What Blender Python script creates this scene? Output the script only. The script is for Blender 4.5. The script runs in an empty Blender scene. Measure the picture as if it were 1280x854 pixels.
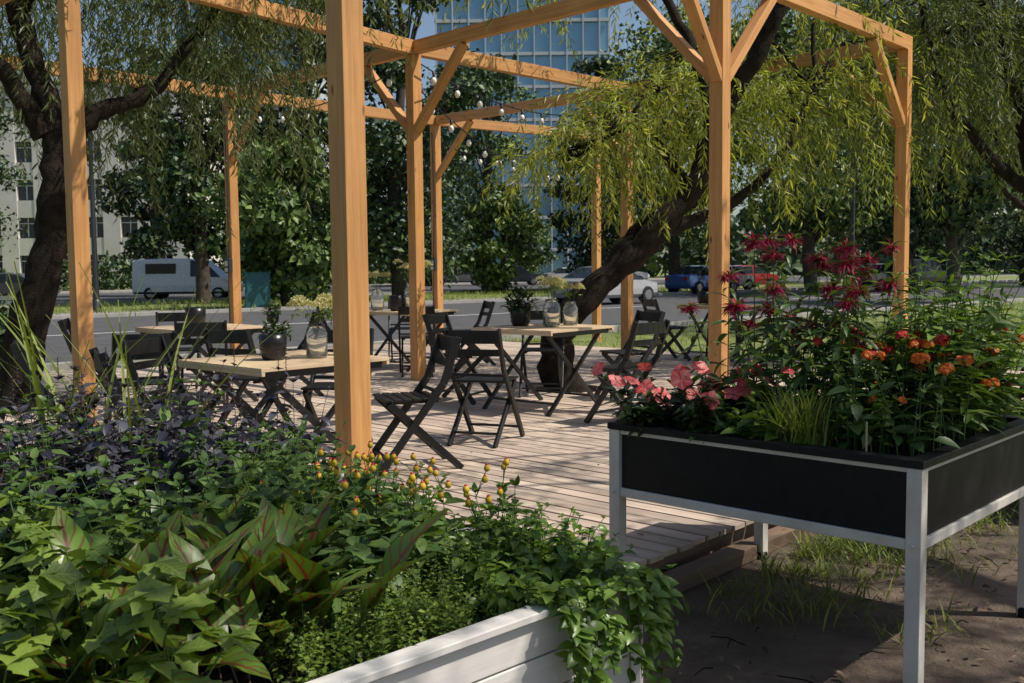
import bpy, math, random
import numpy as np
from mathutils import Vector, Matrix
rng=np.random.default_rng(7); random.seed(7)
scene=bpy.context.scene
def nrm(v):
    v=np.asarray(v,float); return v/np.maximum(np.linalg.norm(v,axis=-1,keepdims=True),1e-9)

# ---------------------------------------------------------------- mesh builder
class MB:
    def __init__(s): s.V=[];s.F=[];s.UV=[];s.M=[];s.S=[];s.n=0
    def add(s,V,F,UV=None,m=0,sm=False):
        V=np.asarray(V,float).reshape(-1,3); F=np.asarray(F,int)
        if UV is None: UV=np.zeros(F.shape+(2,))
        s.V.append(V); s.F.append(F+s.n); s.UV.append(np.asarray(UV,float))
        s.M.append(np.broadcast_to(np.asarray(m),(len(F),)).copy()); s.S.append(np.full(len(F),sm)); s.n+=len(V)
    def beam(s,p0,p1,w,h,up=(0,0,1),m=0):
        p0=np.asarray(p0,float);p1=np.asarray(p1,float);D=p1-p0;L=np.linalg.norm(D);D=D/L
        up=np.asarray(up,float)
        if abs(np.dot(D,up/np.linalg.norm(up)))>.98: up=np.array([0,1.,0]) if abs(D[1])<.9 else np.array([1.,0,0])
        X=nrm(np.cross(D,up));Z=np.cross(X,D)
        c=[(-w/2,-h/2),(w/2,-h/2),(w/2,h/2),(-w/2,h/2)]
        V=[p+X*a+Z*b for p in(p0,p1) for a,b in c]
        F=[];UV=[]
        for i in range(4):
            j=(i+1)%4; F.append([i,4+i,4+j,j]); ww=w if i%2==0 else h
            o=i*.37; UV.append([(o,0),(o,L),(o+ww,L),(o+ww,0)])
        F+=[[0,1,2,3],[7,6,5,4]]; UV+=[[(0,0),(w,0),(w,.02),(0,.02)]]*2
        s.add(V,F,UV,m)
    def box(s,c,size,ang=0,m=0):
        c=np.asarray(c,float); d=np.array([math.cos(ang),math.sin(ang),0])*size[0]/2
        s.beam(c-d,c+d,size[1],size[2],m=m)
    def vpost(s,x,y,z0,z1,w,d,ang=0,m=0):
        s.beam((x,y,z0),(x,y,z1),w,d,up=(math.cos(ang),math.sin(ang),0),m=m)
    def tube(s,path,rad,n=6,m=0,sm=True,cap=True):
        P=np.asarray(path,float);k=len(P);rad=np.broadcast_to(np.asarray(rad,float),(k,))
        T=nrm(np.gradient(P,axis=0)); ref=np.array([0.13,0.31,.94]) if abs(T[0][2])<.8 else np.array([1.,.1,0])
        X=[];x=nrm(np.cross(T[0],ref))
        for t in T:
            x=nrm(x-t*np.dot(x,t)); X.append(x)
        X=np.array(X);Y=np.cross(T,X)
        a=np.arange(n)*2*math.pi/n
        V=P[:,None]+rad[:,None,None]*(np.cos(a)[None,:,None]*X[:,None]+np.sin(a)[None,:,None]*Y[:,None])
        cl=np.concatenate([[0],np.cumsum(np.linalg.norm(np.diff(P,axis=0),axis=1))])
        F=[];UV=[]
        for i in range(k-1):
            for q in range(n):
                r=(q+1)%n; F.append([i*n+q,i*n+r,(i+1)*n+r,(i+1)*n+q])
                UV.append([(q/n,cl[i]),((q+1)/n,cl[i]),((q+1)/n,cl[i+1]),(q/n,cl[i+1])])
        s.add(V,F,UV,m,sm)
        if cap:
            s.add(V[0],[list(range(n))[::-1]],None,m); s.add(V[-1],[list(range(n))],None,m)
    def lathe(s,prof,c,n=20,m=0,sm=True):
        c=np.asarray(c,float);a=np.arange(n)*2*math.pi/n;k=len(prof)
        V=np.array([[c+np.array([r*math.cos(t),r*math.sin(t),z]) for t in a] for r,z in prof])
        F=[];UV=[]
        for i in range(k-1):
            for q in range(n):
                r=(q+1)%n;F.append([i*n+q,i*n+r,(i+1)*n+r,(i+1)*n+q]);UV.append([(q/n,i/k),((q+1)/n,i/k),((q+1)/n,(i+1)/k),(q/n,(i+1)/k)])
        s.add(V,F,UV,m,sm)
    def inst(s,T,P,M,m=0,sm=False):
        V0,F0,U0=T;P=np.asarray(P,float);N=len(P)
        if N==0: return
        V=np.einsum('nij,kj->nki',M,V0)+P[:,None]
        F=(F0[None]+(np.arange(N)*len(V0))[:,None,None]).reshape(-1,F0.shape[1])
        UV=np.broadcast_to(U0[None],(N,)+U0.shape).reshape(-1,F0.shape[1],2)
        if np.ndim(m)>0: m=np.repeat(m,len(F0))
        s.add(V,F,UV,m,sm)
    def build(s,name,mats,parent=None,bevel=0,loc=None,rot=0):
        me=bpy.data.meshes.new(name)
        V=np.concatenate(s.V);lo=np.concatenate([f.ravel() for f in s.F])
        sz=np.concatenate([np.full(len(f),f.shape[1]) for f in s.F]);st=np.concatenate([[0],np.cumsum(sz)[:-1]])
        me.vertices.add(len(V));me.vertices.foreach_set('co',V.ravel())
        me.loops.add(len(lo));me.loops.foreach_set('vertex_index',lo.astype(np.int32))
        me.polygons.add(len(sz));me.polygons.foreach_set('loop_start',st.astype(np.int32));me.polygons.foreach_set('loop_total',sz.astype(np.int32))
        for m in mats: me.materials.append(m)
        me.polygons.foreach_set('material_index',np.concatenate(s.M).astype(np.int32))
        me.polygons.foreach_set('use_smooth',np.concatenate(s.S))
        uv=me.uv_layers.new(name='UVMap');uv.data.foreach_set('uv',np.concatenate([u.reshape(-1) for u in s.UV]))
        me.update(calc_edges=True)
        ob=bpy.data.objects.new(name,me);scene.collection.objects.link(ob)
        if parent: ob.parent=parent
        if bevel:
            b=ob.modifiers.new('bevel','BEVEL');b.width=bevel;b.segments=2;b.limit_method='ANGLE';b.angle_limit=.7
        if loc is not None: ob.location=loc
        ob.rotation_euler[2]=rot
        return ob
def empty(name,loc=(0,0,0)):
    e=bpy.data.objects.new(name,None);e.location=loc;scene.collection.objects.link(e);return e
def frames(D,U,S):
    D=nrm(D);X=np.cross(D,U);X=nrm(X+1e-6);Z=np.cross(X,D)
    M=np.stack([X,D,Z],axis=2);S=np.asarray(S,float)
    if S.ndim==0: S=np.full(len(D),float(S))
    return M*S[:,None,None]

# ---------------------------------------------------------------- leaf templates
def leafT(W=.5,nseg=6,p=.75,fold=.25,curl=.25,serr=0,wob=0):
    t=np.linspace(0,1,nseg+1);w=W/2*np.maximum(np.sin(math.pi*t**p),0)**.8
    w[0]=.012;w[-1]=.002
    if serr: w[1:-1]*=np.where(np.arange(1,nseg)%2==0,1+serr,1-serr)
    V=[];
    for i,tt in enumerate(t):
        for k,x in enumerate((-w[i],0,w[i])):
            V.append((x,tt,fold*abs(x)-curl*tt*tt+wob*math.sin(tt*14+k*2)*(k!=1)))
    F=[];U=[]
    for i in range(nseg):
        for k in range(2):
            F.append([i*3+k,i*3+k+1,(i+1)*3+k+1,(i+1)*3+k])
            x0=.5+(k-1)*.5;x1=x0+.5
            U.append([(x0,t[i]),(x1,t[i]),(x1,t[i+1]),(x0,t[i+1])])
    return np.array(V),np.array(F),np.array(U)
def rhomb(w,curl=.12):
    return np.array([(0,0,0),(w/2,.45,.01),(0,1,-curl),(-w/2,.45,.01)]),np.array([[0,1,2,3]]),np.array([[(.5,0),(1,.5),(.5,1),(0,.5)]])
T_mint=leafT(.56,8,.8,.22,.3,.05,.015)
T_ovate=leafT(.52,5,.8,.3,.3)
T_basil=leafT(.66,5,.85,.35,.45)
T_lance=leafT(.27,5,.8,.4,.4)
T_sorrel=leafT(.36,8,.85,.35,.35,0,.025)
T_small=leafT(.62,2,.9,.2,.1)
T_petal=leafT(.95,5,1.25,.12,.25)
T_spike=leafT(.16,3,.9,.3,.5)
T_blade=leafT(.035,5,.5,.3,.35)
T_will=rhomb(.16)
T_clump=rhomb(.7,.15)
T_gr=rhomb(.10,.3)
T_lobe=leafT(.7,6,1.1,.2,.3,.22)

# ---------------------------------------------------------------- materials
def newmat(name):
    m=bpy.data.materials.new(name);m.use_nodes=True;nt=m.node_tree
    return m,nt,nt.nodes['Principled BSDF'],nt.nodes['Material Output']
def N(nt,t,**k):
    n=nt.nodes.new(t)
    for a,b in k.items(): setattr(n,a,b)
    return n
def ramp(nt,src,stops):
    r=N(nt,'ShaderNodeValToRGB');nt.links.new(src,r.inputs[0]);e=r.color_ramp.elements
    e[0].position,e[0].color=stops[0][0],(*stops[0][1],1);e[1].position,e[1].color=stops[-1][0],(*stops[-1][1],1)
    for p,c in stops[1:-1]:
        x=e.new(p);x.color=(*c,1)
    return r.outputs[0]
def mult(nt,a,b):
    x=N(nt,'ShaderNodeMix',data_type='RGBA',blend_type='MULTIPLY');x.inputs[0].default_value=1
    nt.links.new(a,x.inputs[6]);nt.links.new(b,x.inputs[7]);return x.outputs[2]
def bump(nt,bs,h,st,dist=.01):
    b=N(nt,'ShaderNodeBump');b.inputs['Strength'].default_value=st;b.inputs['Distance'].default_value=dist
    nt.links.new(h,b.inputs['Height']);nt.links.new(b.outputs[0],bs.inputs['Normal'])
def noise(nt,vec,scale,detail=5,rough=.6):
    n=N(nt,'ShaderNodeTexNoise');n.inputs['Scale'].default_value=scale;n.inputs['Detail'].default_value=detail;n.inputs['Roughness'].default_value=rough
    nt.links.new(vec,n.inputs['Vector']);return n.outputs[0]
def noisy(name,c1,c2,scale=5,rough=.7,bmp=.2,dist=.01,metal=0,spec=.5):
    m,nt,bs,o=newmat(name);tc=N(nt,'ShaderNodeTexCoord')
    n=noise(nt,tc.outputs['Object'],scale);col=ramp(nt,n,[(.3,c1),(.7,c2)])
    nt.links.new(col,bs.inputs['Base Color']);bs.inputs['Roughness'].default_value=rough;bs.inputs['Metallic'].default_value=metal
    bs.inputs['Specular IOR Level'].default_value=spec
    if bmp: bump(nt,bs,noise(nt,tc.outputs['Object'],scale*6),bmp,dist)
    return m
def wood(name,c1,c2,rough=.6,bmp=.25,var=.35,knots=True,big0=.80):
    m,nt,bs,o=newmat(name);tc=N(nt,'ShaderNodeTexCoord');g=N(nt,'ShaderNodeNewGeometry')
    mp=N(nt,'ShaderNodeMapping');mp.inputs['Scale'].default_value=(38,1.3,1)
    nt.links.new(tc.outputs['UV'],mp.inputs[0])
    cb=N(nt,'ShaderNodeCombineXYZ');ml=N(nt,'ShaderNodeMath',operation='MULTIPLY');ml.inputs[1].default_value=57
    nt.links.new(g.outputs['Random Per Island'],ml.inputs[0])
    for i in range(3): nt.links.new(ml.outputs[0],cb.inputs[i])
    nt.links.new(cb.outputs[0],mp.inputs['Location'])
    n=noise(nt,mp.outputs[0],1.0,6,.65);col=ramp(nt,n,[(.3,c1),(.5,tuple((a+b)/2 for a,b in zip(c1,c2))),(.72,c2)])
    v=ramp(nt,g.outputs['Random Per Island'],[(0,(1-var,)*3),(1,(1,1,1))])
    col=mult(nt,col,v)
    if knots:
        mp2=N(nt,'ShaderNodeMapping');mp2.inputs['Scale'].default_value=(9,3.2,1);nt.links.new(tc.outputs['UV'],mp2.inputs[0]);nt.links.new(cb.outputs[0],mp2.inputs['Location'])
        vo=N(nt,'ShaderNodeTexVoronoi');vo.inputs['Scale'].default_value=1;nt.links.new(mp2.outputs[0],vo.inputs['Vector'])
        k=ramp(nt,vo.outputs['Distance'],[(.05,(.30,.18,.12)),(.13,(1,1,1))]);col=mult(nt,col,k)
    big=noise(nt,tc.outputs['Object'],1.7,4);col=mult(nt,col,ramp(nt,big,[(.3,(big0,big0*.98,big0)),(.65,(1,1,1))]))
    nt.links.new(col,bs.inputs['Base Color']);bs.inputs['Roughness'].default_value=rough
    bump(nt,bs,n,bmp,.004);return m
def leaf(name,c1,c2,trans=.35,rough=.5,vein=None,vw=.035,veinmix=.5,side=True,tcol=None):
    m,nt,bs,o=newmat(name);g=N(nt,'ShaderNodeNewGeometry');tc=N(nt,'ShaderNodeTexCoord')
    mid=tuple((a*.55+b*.45) for a,b in zip(c1,c2))
    col=ramp(nt,g.outputs['Random Per Island'],[(0,tuple(x*.7 for x in c1)),(.3,c1),(.6,mid),(1,c2)])
    if vein:
        sp=N(nt,'ShaderNodeSeparateXYZ');nt.links.new(tc.outputs['UV'],sp.inputs[0])
        a=N(nt,'ShaderNodeMath',operation='SUBTRACT');a.inputs[1].default_value=.5;nt.links.new(sp.outputs[0],a.inputs[0])
        b=N(nt,'ShaderNodeMath',operation='ABSOLUTE');nt.links.new(a.outputs[0],b.inputs[0])
        f=ramp(nt,b.outputs[0],[(vw*.6,(1,1,1)),(vw*1.6,(0,0,0))])
        mxo=f
        if side:
            c=N(nt,'ShaderNodeMath',operation='MULTIPLY_ADD');c.inputs[1].default_value=-.45;nt.links.new(b.outputs[0],c.inputs[0]);nt.links.new(sp.outputs[1],c.inputs[2])
            d=N(nt,'ShaderNodeMath',operation='MULTIPLY');d.inputs[1].default_value=44;nt.links.new(c.outputs[0],d.inputs[0])
            e=N(nt,'ShaderNodeMath',operation='SINE');nt.links.new(d.outputs[0],e.inputs[0])
            sv=ramp(nt,e.outputs[0],[(.55,(0,0,0)),(.98,(.75,.75,.75))])
            mx=N(nt,'ShaderNodeMath',operation='MAXIMUM');nt.links.new(f,mx.inputs[0]);nt.links.new(sv,mx.inputs[1]);mxo=mx.outputs[0]
        ff=N(nt,'ShaderNodeMath',operation='MULTIPLY');ff.inputs[1].default_value=veinmix;nt.links.new(mxo,ff.inputs[0])
        x=N(nt,'ShaderNodeMix',data_type='RGBA');nt.links.new(ff.outputs[0],x.inputs[0]);nt.links.new(col,x.inputs[6]);x.inputs[7].default_value=(*vein,1)
        col=x.outputs[2]
    nt.links.new(col,bs.inputs['Base Color']);bs.inputs['Roughness'].default_value=rough
    if trans>0:
        tr=N(nt,'ShaderNodeBsdfTranslucent');ms=N(nt,'ShaderNodeMixShader');ms.inputs[0].default_value=trans
        tint=N(nt,'ShaderNodeMix',data_type='RGBA',blend_type='MULTIPLY');tint.inputs[0].default_value=1;nt.links.new(col,tint.inputs[6]);tint.inputs[7].default_value=(*(tcol or (1.9,1.75,.75)),1)
        nt.links.new(tint.outputs[2],tr.inputs[0])
        nt.links.new(bs.outputs[0],ms.inputs[1]);nt.links.new(tr.outputs[0],ms.inputs[2]);nt.links.new(ms.outputs[0],o.inputs[0])
    return m
def flat(name,c,rough=.5,metal=0,trans=0,ior=1.45):
    m,nt,bs,o=newmat(name);tc=N(nt,'ShaderNodeTexCoord');n=noise(nt,tc.outputs['Object'],9,2)
    col=ramp(nt,n,[(.3,tuple(x*.8 for x in c)),(.7,c)]);nt.links.new(col,bs.inputs['Base Color'])
    bs.inputs['Roughness'].default_value=rough;bs.inputs['Metallic'].default_value=metal;bs.inputs['Transmission Weight'].default_value=trans;bs.inputs['IOR'].default_value=ior
    return m

M_pine=wood('pine_timber',(.50,.22,.062),(.78,.41,.145),.6,.25,.2)
M_deck=wood('deck_board_wood',(.50,.38,.285),(.80,.665,.53),.7,.35,.32,True,.68)
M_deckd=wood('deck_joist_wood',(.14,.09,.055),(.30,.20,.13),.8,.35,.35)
M_top=wood('table_top_wood',(.64,.45,.26),(.80,.63,.41),.45,.1,.12,False)
M_black=wood('black_stained_wood',(.005,.005,.006),(.012,.0115,.011),.42,.2,.3,False)
M_bark=noisy('bark',(.008,.006,.0045),(.042,.030,.021),9,.95,1.0,.03,0,.2)
M_barkL=noisy('bark_pale',(.03,.024,.018),(.09,.07,.05),5,.9,.3,.05)
M_white=wood('white_painted_wood',(.72,.70,.65),(.82,.80,.75),.5,.25,.10,False)
M_alu=noisy('grey_white_metal',(.48,.45,.40),(.64,.61,.55),7,.5,.05,.002)
M_blackp=noisy('black_panel',(.004,.004,.005),(.010,.010,.011),30,.5,.15,.001,0,.25)
M_soil=noisy('soil',(.012,.008,.005),(.045,.03,.02),14,.95,1,.03)
M_mint=leaf('mint_leaf',(.045,.10,.020),(.13,.21,.05),.28,.42,(.18,.28,.10),.03,.45)
M_green=leaf('fresh_leaf',(.07,.14,.018),(.17,.27,.04),.3,.45,(.23,.32,.08),.03,.4)
M_celery=leaf('celery_leaf',(.10,.17,.02),(.22,.31,.05),.3,.45,(.28,.36,.1),.03,.4)
M_basil=leaf('basil_leaf',(.085,.17,.022),(.18,.29,.05),.3,.35,(.25,.36,.1),.03,.3)
M_purple=leaf('purple_basil_leaf',(.022,.024,.036),(.085,.09,.10),.12,.4,(.09,.07,.11),.03,.5,tcol=(1,.7,1.1))
M_sorrel=leaf('sorrel_leaf',(.08,.16,.02),(.15,.25,.035),.25,.35,(.13,.01,.02),.05,.9)
M_dark=leaf('dark_leaf',(.016,.04,.014),(.05,.085,.022),.2,.35,(.08,.12,.04),.03,.4)
M_stem=flat('green_stem',(.07,.13,.03),.6)
M_redstem=flat('brown_stem',(.09,.05,.03),.6)
M_will=leaf('willow_leaf',(.07,.10,.036),(.18,.22,.095),.45,.45)
M_willY=leaf('willow_leaf_light',(.17,.22,.04),(.37,.41,.11),.5,.45)
M_tree=leaf('tree_leaf',(.014,.042,.011),(.08,.125,.03),0,.5)
M_tree2=leaf('tree_leaf_light',(.055,.105,.018),(.16,.23,.045),0,.5)
M_grass=leaf('grass_blade',(.11,.165,.03),(.27,.32,.075),.3,.6)
M_pink=leaf('pink_petal',(.86,.09,.085),(.86,.22,.18),.25,.5,(.86,.42,.36),.10,.5,False,tcol=(1,.8,.8))
M_mag=leaf('magenta_petal',(.28,.006,.035),(.52,.015,.09),.3,.5,tcol=(1.2,.8,.9))
M_orange=leaf('orange_petal',(.78,.13,.01),(.86,.32,.02),.3,.5,tcol=(1,1,1))
M_redf=leaf('red_petal',(.48,.015,.01),(.62,.04,.02),.25,.5,tcol=(1,1,1))
M_cream=leaf('cream_flower',(.54,.50,.19),(.78,.74,.42),.35,.6,tcol=(1,1,.9))
M_yel=flat('yellow_bud',(.65,.42,.03),.7)
M_glass=flat('jar_glass',(.95,.97,.96),.03,0,.95)
M_pot=flat('black_ceramic',(.012,.012,.013),.3)
M_cable=flat('black_rubber',(.01,.01,.01),.5)
M_bulb=flat('bulb_glass',(.9,.88,.8),.1,0,0)
M_metal=flat('dark_metal',(.08,.08,.085),.4,.7)

# ---------------------------------------------------------------- geometry frame of the terrace
A=np.array([.68,.733,0]);Bv=np.array([-.733,.68,0]);ANG=math.atan2(.733,.68);Z=np.array([0,0,1.])
def ab(a,b,z=0): return A*a+Bv*b+Z*z
DZ=.15

def ground():
    m,nt,bs,o=newmat('ground_soil_grass');tc=N(nt,'ShaderNodeTexCoord');ob=tc.outputs['Object']
    n1=noise(nt,ob,3,6,.7);dirt=ramp(nt,n1,[(.3,(.075,.052,.036)),(.55,(.16,.115,.082)),(.75,(.25,.195,.145))])
    n2=noise(nt,ob,1.2,6,.7);gr=ramp(nt,n2,[(.3,(.11,.145,.035)),(.55,(.19,.225,.06)),(.75,(.27,.27,.10))])
    vm=N(nt,'ShaderNodeVectorMath',operation='DISTANCE');vm.inputs[1].default_value=(1.5,2.2,0);nt.links.new(ob,vm.inputs[0])
    n3=noise(nt,ob,.8,4);ad=N(nt,'ShaderNodeMath',operation='MULTIPLY_ADD');ad.inputs[1].default_value=2.6;nt.links.new(n3,ad.inputs[0]);nt.links.new(vm.outputs['Value'],ad.inputs[2])
    mr=N(nt,'ShaderNodeMapRange');mr.inputs['From Min'].default_value=5.3;mr.inputs['From Max'].default_value=6.6;nt.links.new(ad.outputs[0],mr.inputs[0])
    x=N(nt,'ShaderNodeMix',data_type='RGBA');nt.links.new(mr.outputs[0],x.inputs[0]);nt.links.new(dirt,x.inputs[6]);nt.links.new(gr,x.inputs[7])
    nt.links.new(x.outputs[2],bs.inputs['Base Color']);bs.inputs['Roughness'].default_value=.95
    bump(nt,bs,noise(nt,ob,22,6,.75),1,.03)
    b=MB();n=60;xs=np.sign(np.linspace(-1,1,n))*np.abs(np.linspace(-1,1,n))**3*600
    V=[];
    for y in xs:
        for xx in xs:
            V.append((xx+1,y+3,(.015*math.sin(xx*3.1)*math.cos(y*2.7) if math.hypot(xx,y)<12 else 0)))
    F=[[j*n+i,j*n+i+1,(j+1)*n+i+1,(j+1)*n+i] for j in range(n-1) for i in range(n-1)]
    b.add(V,F,None,0,True);b.build('ground',[m])
ground()

# roads
R=nrm(np.array([.75,.66,0]));Nn=nrm(np.array([-.66,.75,0]))
M_asph=noisy('asphalt',(.055,.055,.058),(.09,.09,.092),2,.9,.3,.01)
M_kerb=noisy('kerb_stone',(.25,.24,.22),(.36,.35,.32),3,.8,.2)
M_line=noisy('road_paint',(.6,.6,.58),(.78,.78,.75),6,.7,0)
def strip(b,n0,n1,z,r0=-150,r1=200,m=0):
    b.add([R*r0+Nn*n0+Z*z,R*r1+Nn*n0+Z*z,R*r1+Nn*n1+Z*z,R*r0+Nn*n1+Z*z],[[0,1,2,3]],[[(0,0),(1,0),(1,1),(0,1)]],m)
for nm,n0,n1 in(('road',15,32),('road',46,70)):
    b=MB();strip(b,n0,n1,.024)
    for k in range(-40,60): strip(b,(n0+n1)/2-.07,(n0+n1)/2+.07,.029,k*6,k*6+3,1)
    strip(b,n0+.5,n0+.62,.029,m=1);b.build(nm,[M_asph,M_line])
b=MB()
for n0 in(15,32,46,70):
    for k in range(-30,50): b.beam(R*(k*4)+Nn*(n0-.08)+Z*.07,R*(k*4+3.98)+Nn*(n0-.08)+Z*.07,.16,.15)
b.build('kerb',[M_kerb],bevel=.01)
M_pave=noisy('pavement_slab',(.2,.19,.17),(.3,.29,.26),2,.9,.2)
b=MB();strip(b,71,80,.05);strip(b,34.5,36.5,.022);b.build('pavement',[M_pave])

# ---------------------------------------------------------------- deck
TR=[(np.array([.60,10.5]),.38),(np.array([-4.75,9.4]),.42)]
b=MB();w=.105;g=.015;a=2.45
while a<12.6:
    b0=2.47+rng.uniform(-.006,.006);ends=[b0]
    x=b0+rng.uniform(2,4)
    while x<13.2: ends.append(x);x+=4
    ends.append(13.25)
    segs=[(ends[i],ends[i+1]-.004) for i in range(len(ends)-1)]
    for tc_,r in TR:
        ta=tc_[0]*A[0]+tc_[1]*A[1];tb=tc_[0]*Bv[0]+tc_[1]*Bv[1]
        if abs(ta-(a+w/2))<r:
            hw=math.sqrt(max(r*r-(ta-a-w/2)**2,0))+.05;ns=[]
            for s0,s1 in segs:
                if s0<tb-hw<s1 or s0<tb+hw<s1:
                    if tb-hw-s0>.1: ns.append((s0,min(tb-hw,s1)))
                    if s1-(tb+hw)>.1: ns.append((max(tb+hw,s0),s1))
                elif not(s0>tb-hw and s1<tb+hw): ns.append((s0,s1))
            segs=ns
    for s0,s1 in segs:
        dz=rng.uniform(-.002,.002)
        b.beam(ab(a+w/2,s0,DZ-.0125+dz),ab(a+w/2,s1,DZ-.0125+dz),w,.025)
    a+=w+g
deck=empty('timber_deck')
b.build('deck_boards',[M_deck],deck,bevel=.002)
b=MB()
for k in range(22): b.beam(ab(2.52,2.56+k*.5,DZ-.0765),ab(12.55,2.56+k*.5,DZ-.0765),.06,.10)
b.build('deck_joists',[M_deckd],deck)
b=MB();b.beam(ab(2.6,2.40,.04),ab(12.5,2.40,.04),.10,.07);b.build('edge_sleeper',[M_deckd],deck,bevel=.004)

# ---------------------------------------------------------------- pergola
P={(0,0):(-.80,4.95),(1,0):(1.77,8.5),(2,0):(4.45,11.4),(0,1):(-3.5,8.1),(1,1):(-1.08,11.4),(2,1):(1.64,14.15),
   (0,2):(-6.64,11.07),(1,2):(-3.93,14.15),(2,2):(-1.25,16.9),(3,2):(1.62,19.0)}
perg=empty('timber_pergola');b=MB();ZT=3.82
for k,(x,y) in P.items(): b.vpost(x,y,DZ if k!=(3,2) else 0,ZT,.13,.13,ANG)
b.build('posts',[M_pine],perg,bevel=.004)
b=MB();br=MB()
def brace(p,q):
    p=np.array([*p,0.]);q=np.array([*q,0.]);d=nrm(q-p)
    br.beam(p+d*.05+Z*2.98,p+d*.86+Z*(ZT-.005),.075,.10,up=np.cross(d,Z))
LA=[[(0,0),(1,0),(2,0)],[(0,1),(1,1),(2,1)],[(0,2),(1,2),(2,2),(3,2)]]
LB=[[(0,0),(0,1),(0,2)],[(1,0),(1,1),(1,2)],[(2,0),(2,1),(2,2)]]
for L in LA:
    for i in range(len(L)-1):
        p=np.array([*P[L[i]],0.]);q=np.array([*P[L[i+1]],0.]);d=nrm(q-p)
        e0=.1 if i==0 else -.003;e1=.1 if i==len(L)-2 else -.003
        b.beam(p-d*e0+Z*(ZT+.08),q+d*e1+Z*(ZT+.08),.10,.155)
        if L is LA[0]: brace(P[L[i+1]],P[L[i]])
        if L[i]==(1,0): brace(P[L[i]],P[L[i+1]])
for L in LB:
    for i in range(len(L)-1):
        p=np.array([*P[L[i]],0.]);q=np.array([*P[L[i+1]],0.]);d=nrm(q-p)
        b.beam(p+d*.06+Z*(ZT+.077),q-d*.06+Z*(ZT+.077),.09,.145)
        if L is not LB[0]: brace(P[L[i]],P[L[i+1]]);brace(P[L[i+1]],P[L[i]])
b.build('beams',[M_pine],perg,bevel=.004);br.build('braces',[M_pine],perg,bevel=.003)
def catenary(p,q,sag,n=18):
    t=np.linspace(0,1,n)[:,None];p=np.array(p);q=np.array(q);X=p+(q-p)*t;X[:,2]-=(4*sag*t*(1-t))[:,0];return X
def slights(p,q,sag,nb):
    b=MB();X=catenary(p,q,sag,30);b.tube(X,.008,5,0)
    for k in range(nb):
        t=(k+.5)/nb;i=t*29;j=int(i);c=X[j]+(X[min(j+1,29)]-X[j])*(i-j)
        b.lathe([(.014,-.06),(.018,0),(.006,.005)],c,8,0)
        b.lathe([(.002,-.145),(.02,-.135),(.034,-.105),(.028,-.078),(.014,-.06)],c,10,1)
    b.build('string_lights',[M_cable,M_bulb])
def pz(k,z,o=(0,0)): return (P[k][0]+o[0],P[k][1]+o[1],z)
slights(pz((1,1),3.7,(.1,-.1)),pz((2,1),3.65,(-.1,-.1)),.3,10);slights(pz((1,1),3.4,(.1,-.1)),pz((3,2),3.5,(0,-.1)),.55,14)
slights(pz((2,1),3.7,(.1,-.1)),pz((2,0),3.75,(-.1,0)),.18,8);slights(pz((1,1),3.72,(-.1,0)),pz((1,2),3.7,(0,-.1)),.25,7)
slights(pz((2,2),3.5,(.1,-.1)),pz((2,1),3.6,(-.1,-.1)),.4,10)
for k in((1,2),(2,2)):
    b=MB();px,py=P[k];c=np.array([px,py,0])-A*.085
    b.box(c+Z*1.5,(.06,.13,.20),ANG,0);b.box(c-A*.035+Z*1.53,(.015,.07,.07),ANG,1);b.box(c-A*.035+Z*1.44,(.015,.07,.05),ANG,1)
    b.tube([c+Z*1.4,c+Z*1.0+Bv*.02,c+Z*.2],.008,5,0);b.tube([c+Z*1.6,c+Z*2.5-Bv*.03,c+Z*3.7],.008,5,0)
    b.build('electrical_box',[M_metal,M_alu],bevel=.004)

# ---------------------------------------------------------------- furniture
def chair_mesh():
    b=MB()
    for sx in(-.205,.205):
        b.beam((sx,.25,.0),(sx,-.17,.55),.024,.046,up=(0,1,.6));b.beam((sx,-.17,.55),(sx,-.27,.84),.024,.046,up=(0,1,.6))
    for sx in(-.175,.175):
        b.beam((sx,-.29,.0),(sx,.17,.435),.024,.044,up=(0,1,.6))
    for k in range(6): b.beam((-.19,-.13+k*.062,.455),(.19,-.13+k*.062,.455),.052,.016)
    for sx in(-.15,.15): b.beam((sx,-.15,.437),(sx,.2,.437),.02,.018)
    for z,h in((.785,.095),(.67,.05)):
        y=-.17-(z-.55)*.37
        X=[(x,y-.018*(1-(x/.205)**2),z) for x in np.linspace(-.205,.205,7)]
        for i in range(6): b.beam(X[i],X[i+1],.014,h)
    b.beam((-.2,.19,.085),(.2,.19,.085),.03,.016);b.beam((-.17,-.19,.085),(.17,-.19,.085),.03,.016)
    b.beam((-.2,-.13,.5),(.2,-.13,.5),.02,.02)
    return b
cm=chair_mesh().build('folding_chair',[M_black],bevel=.003);chairs=[cm]
def put_chair(x,y,fx,fy):
    global cm
    if cm is not None: o=cm;cm=None
    else:
        o=chairs[0].copy();scene.collection.objects.link(o)
        o.name='folding_chair'
    o.location=(x,y,DZ+.002);o.rotation_euler[2]=math.atan2(fy,fx)-math.pi/2
TAB=[(-1.38,6.0),(.28,9.0),(-3.0,9.6),(-1.35,12.9),(2.9,13.7)]
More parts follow.
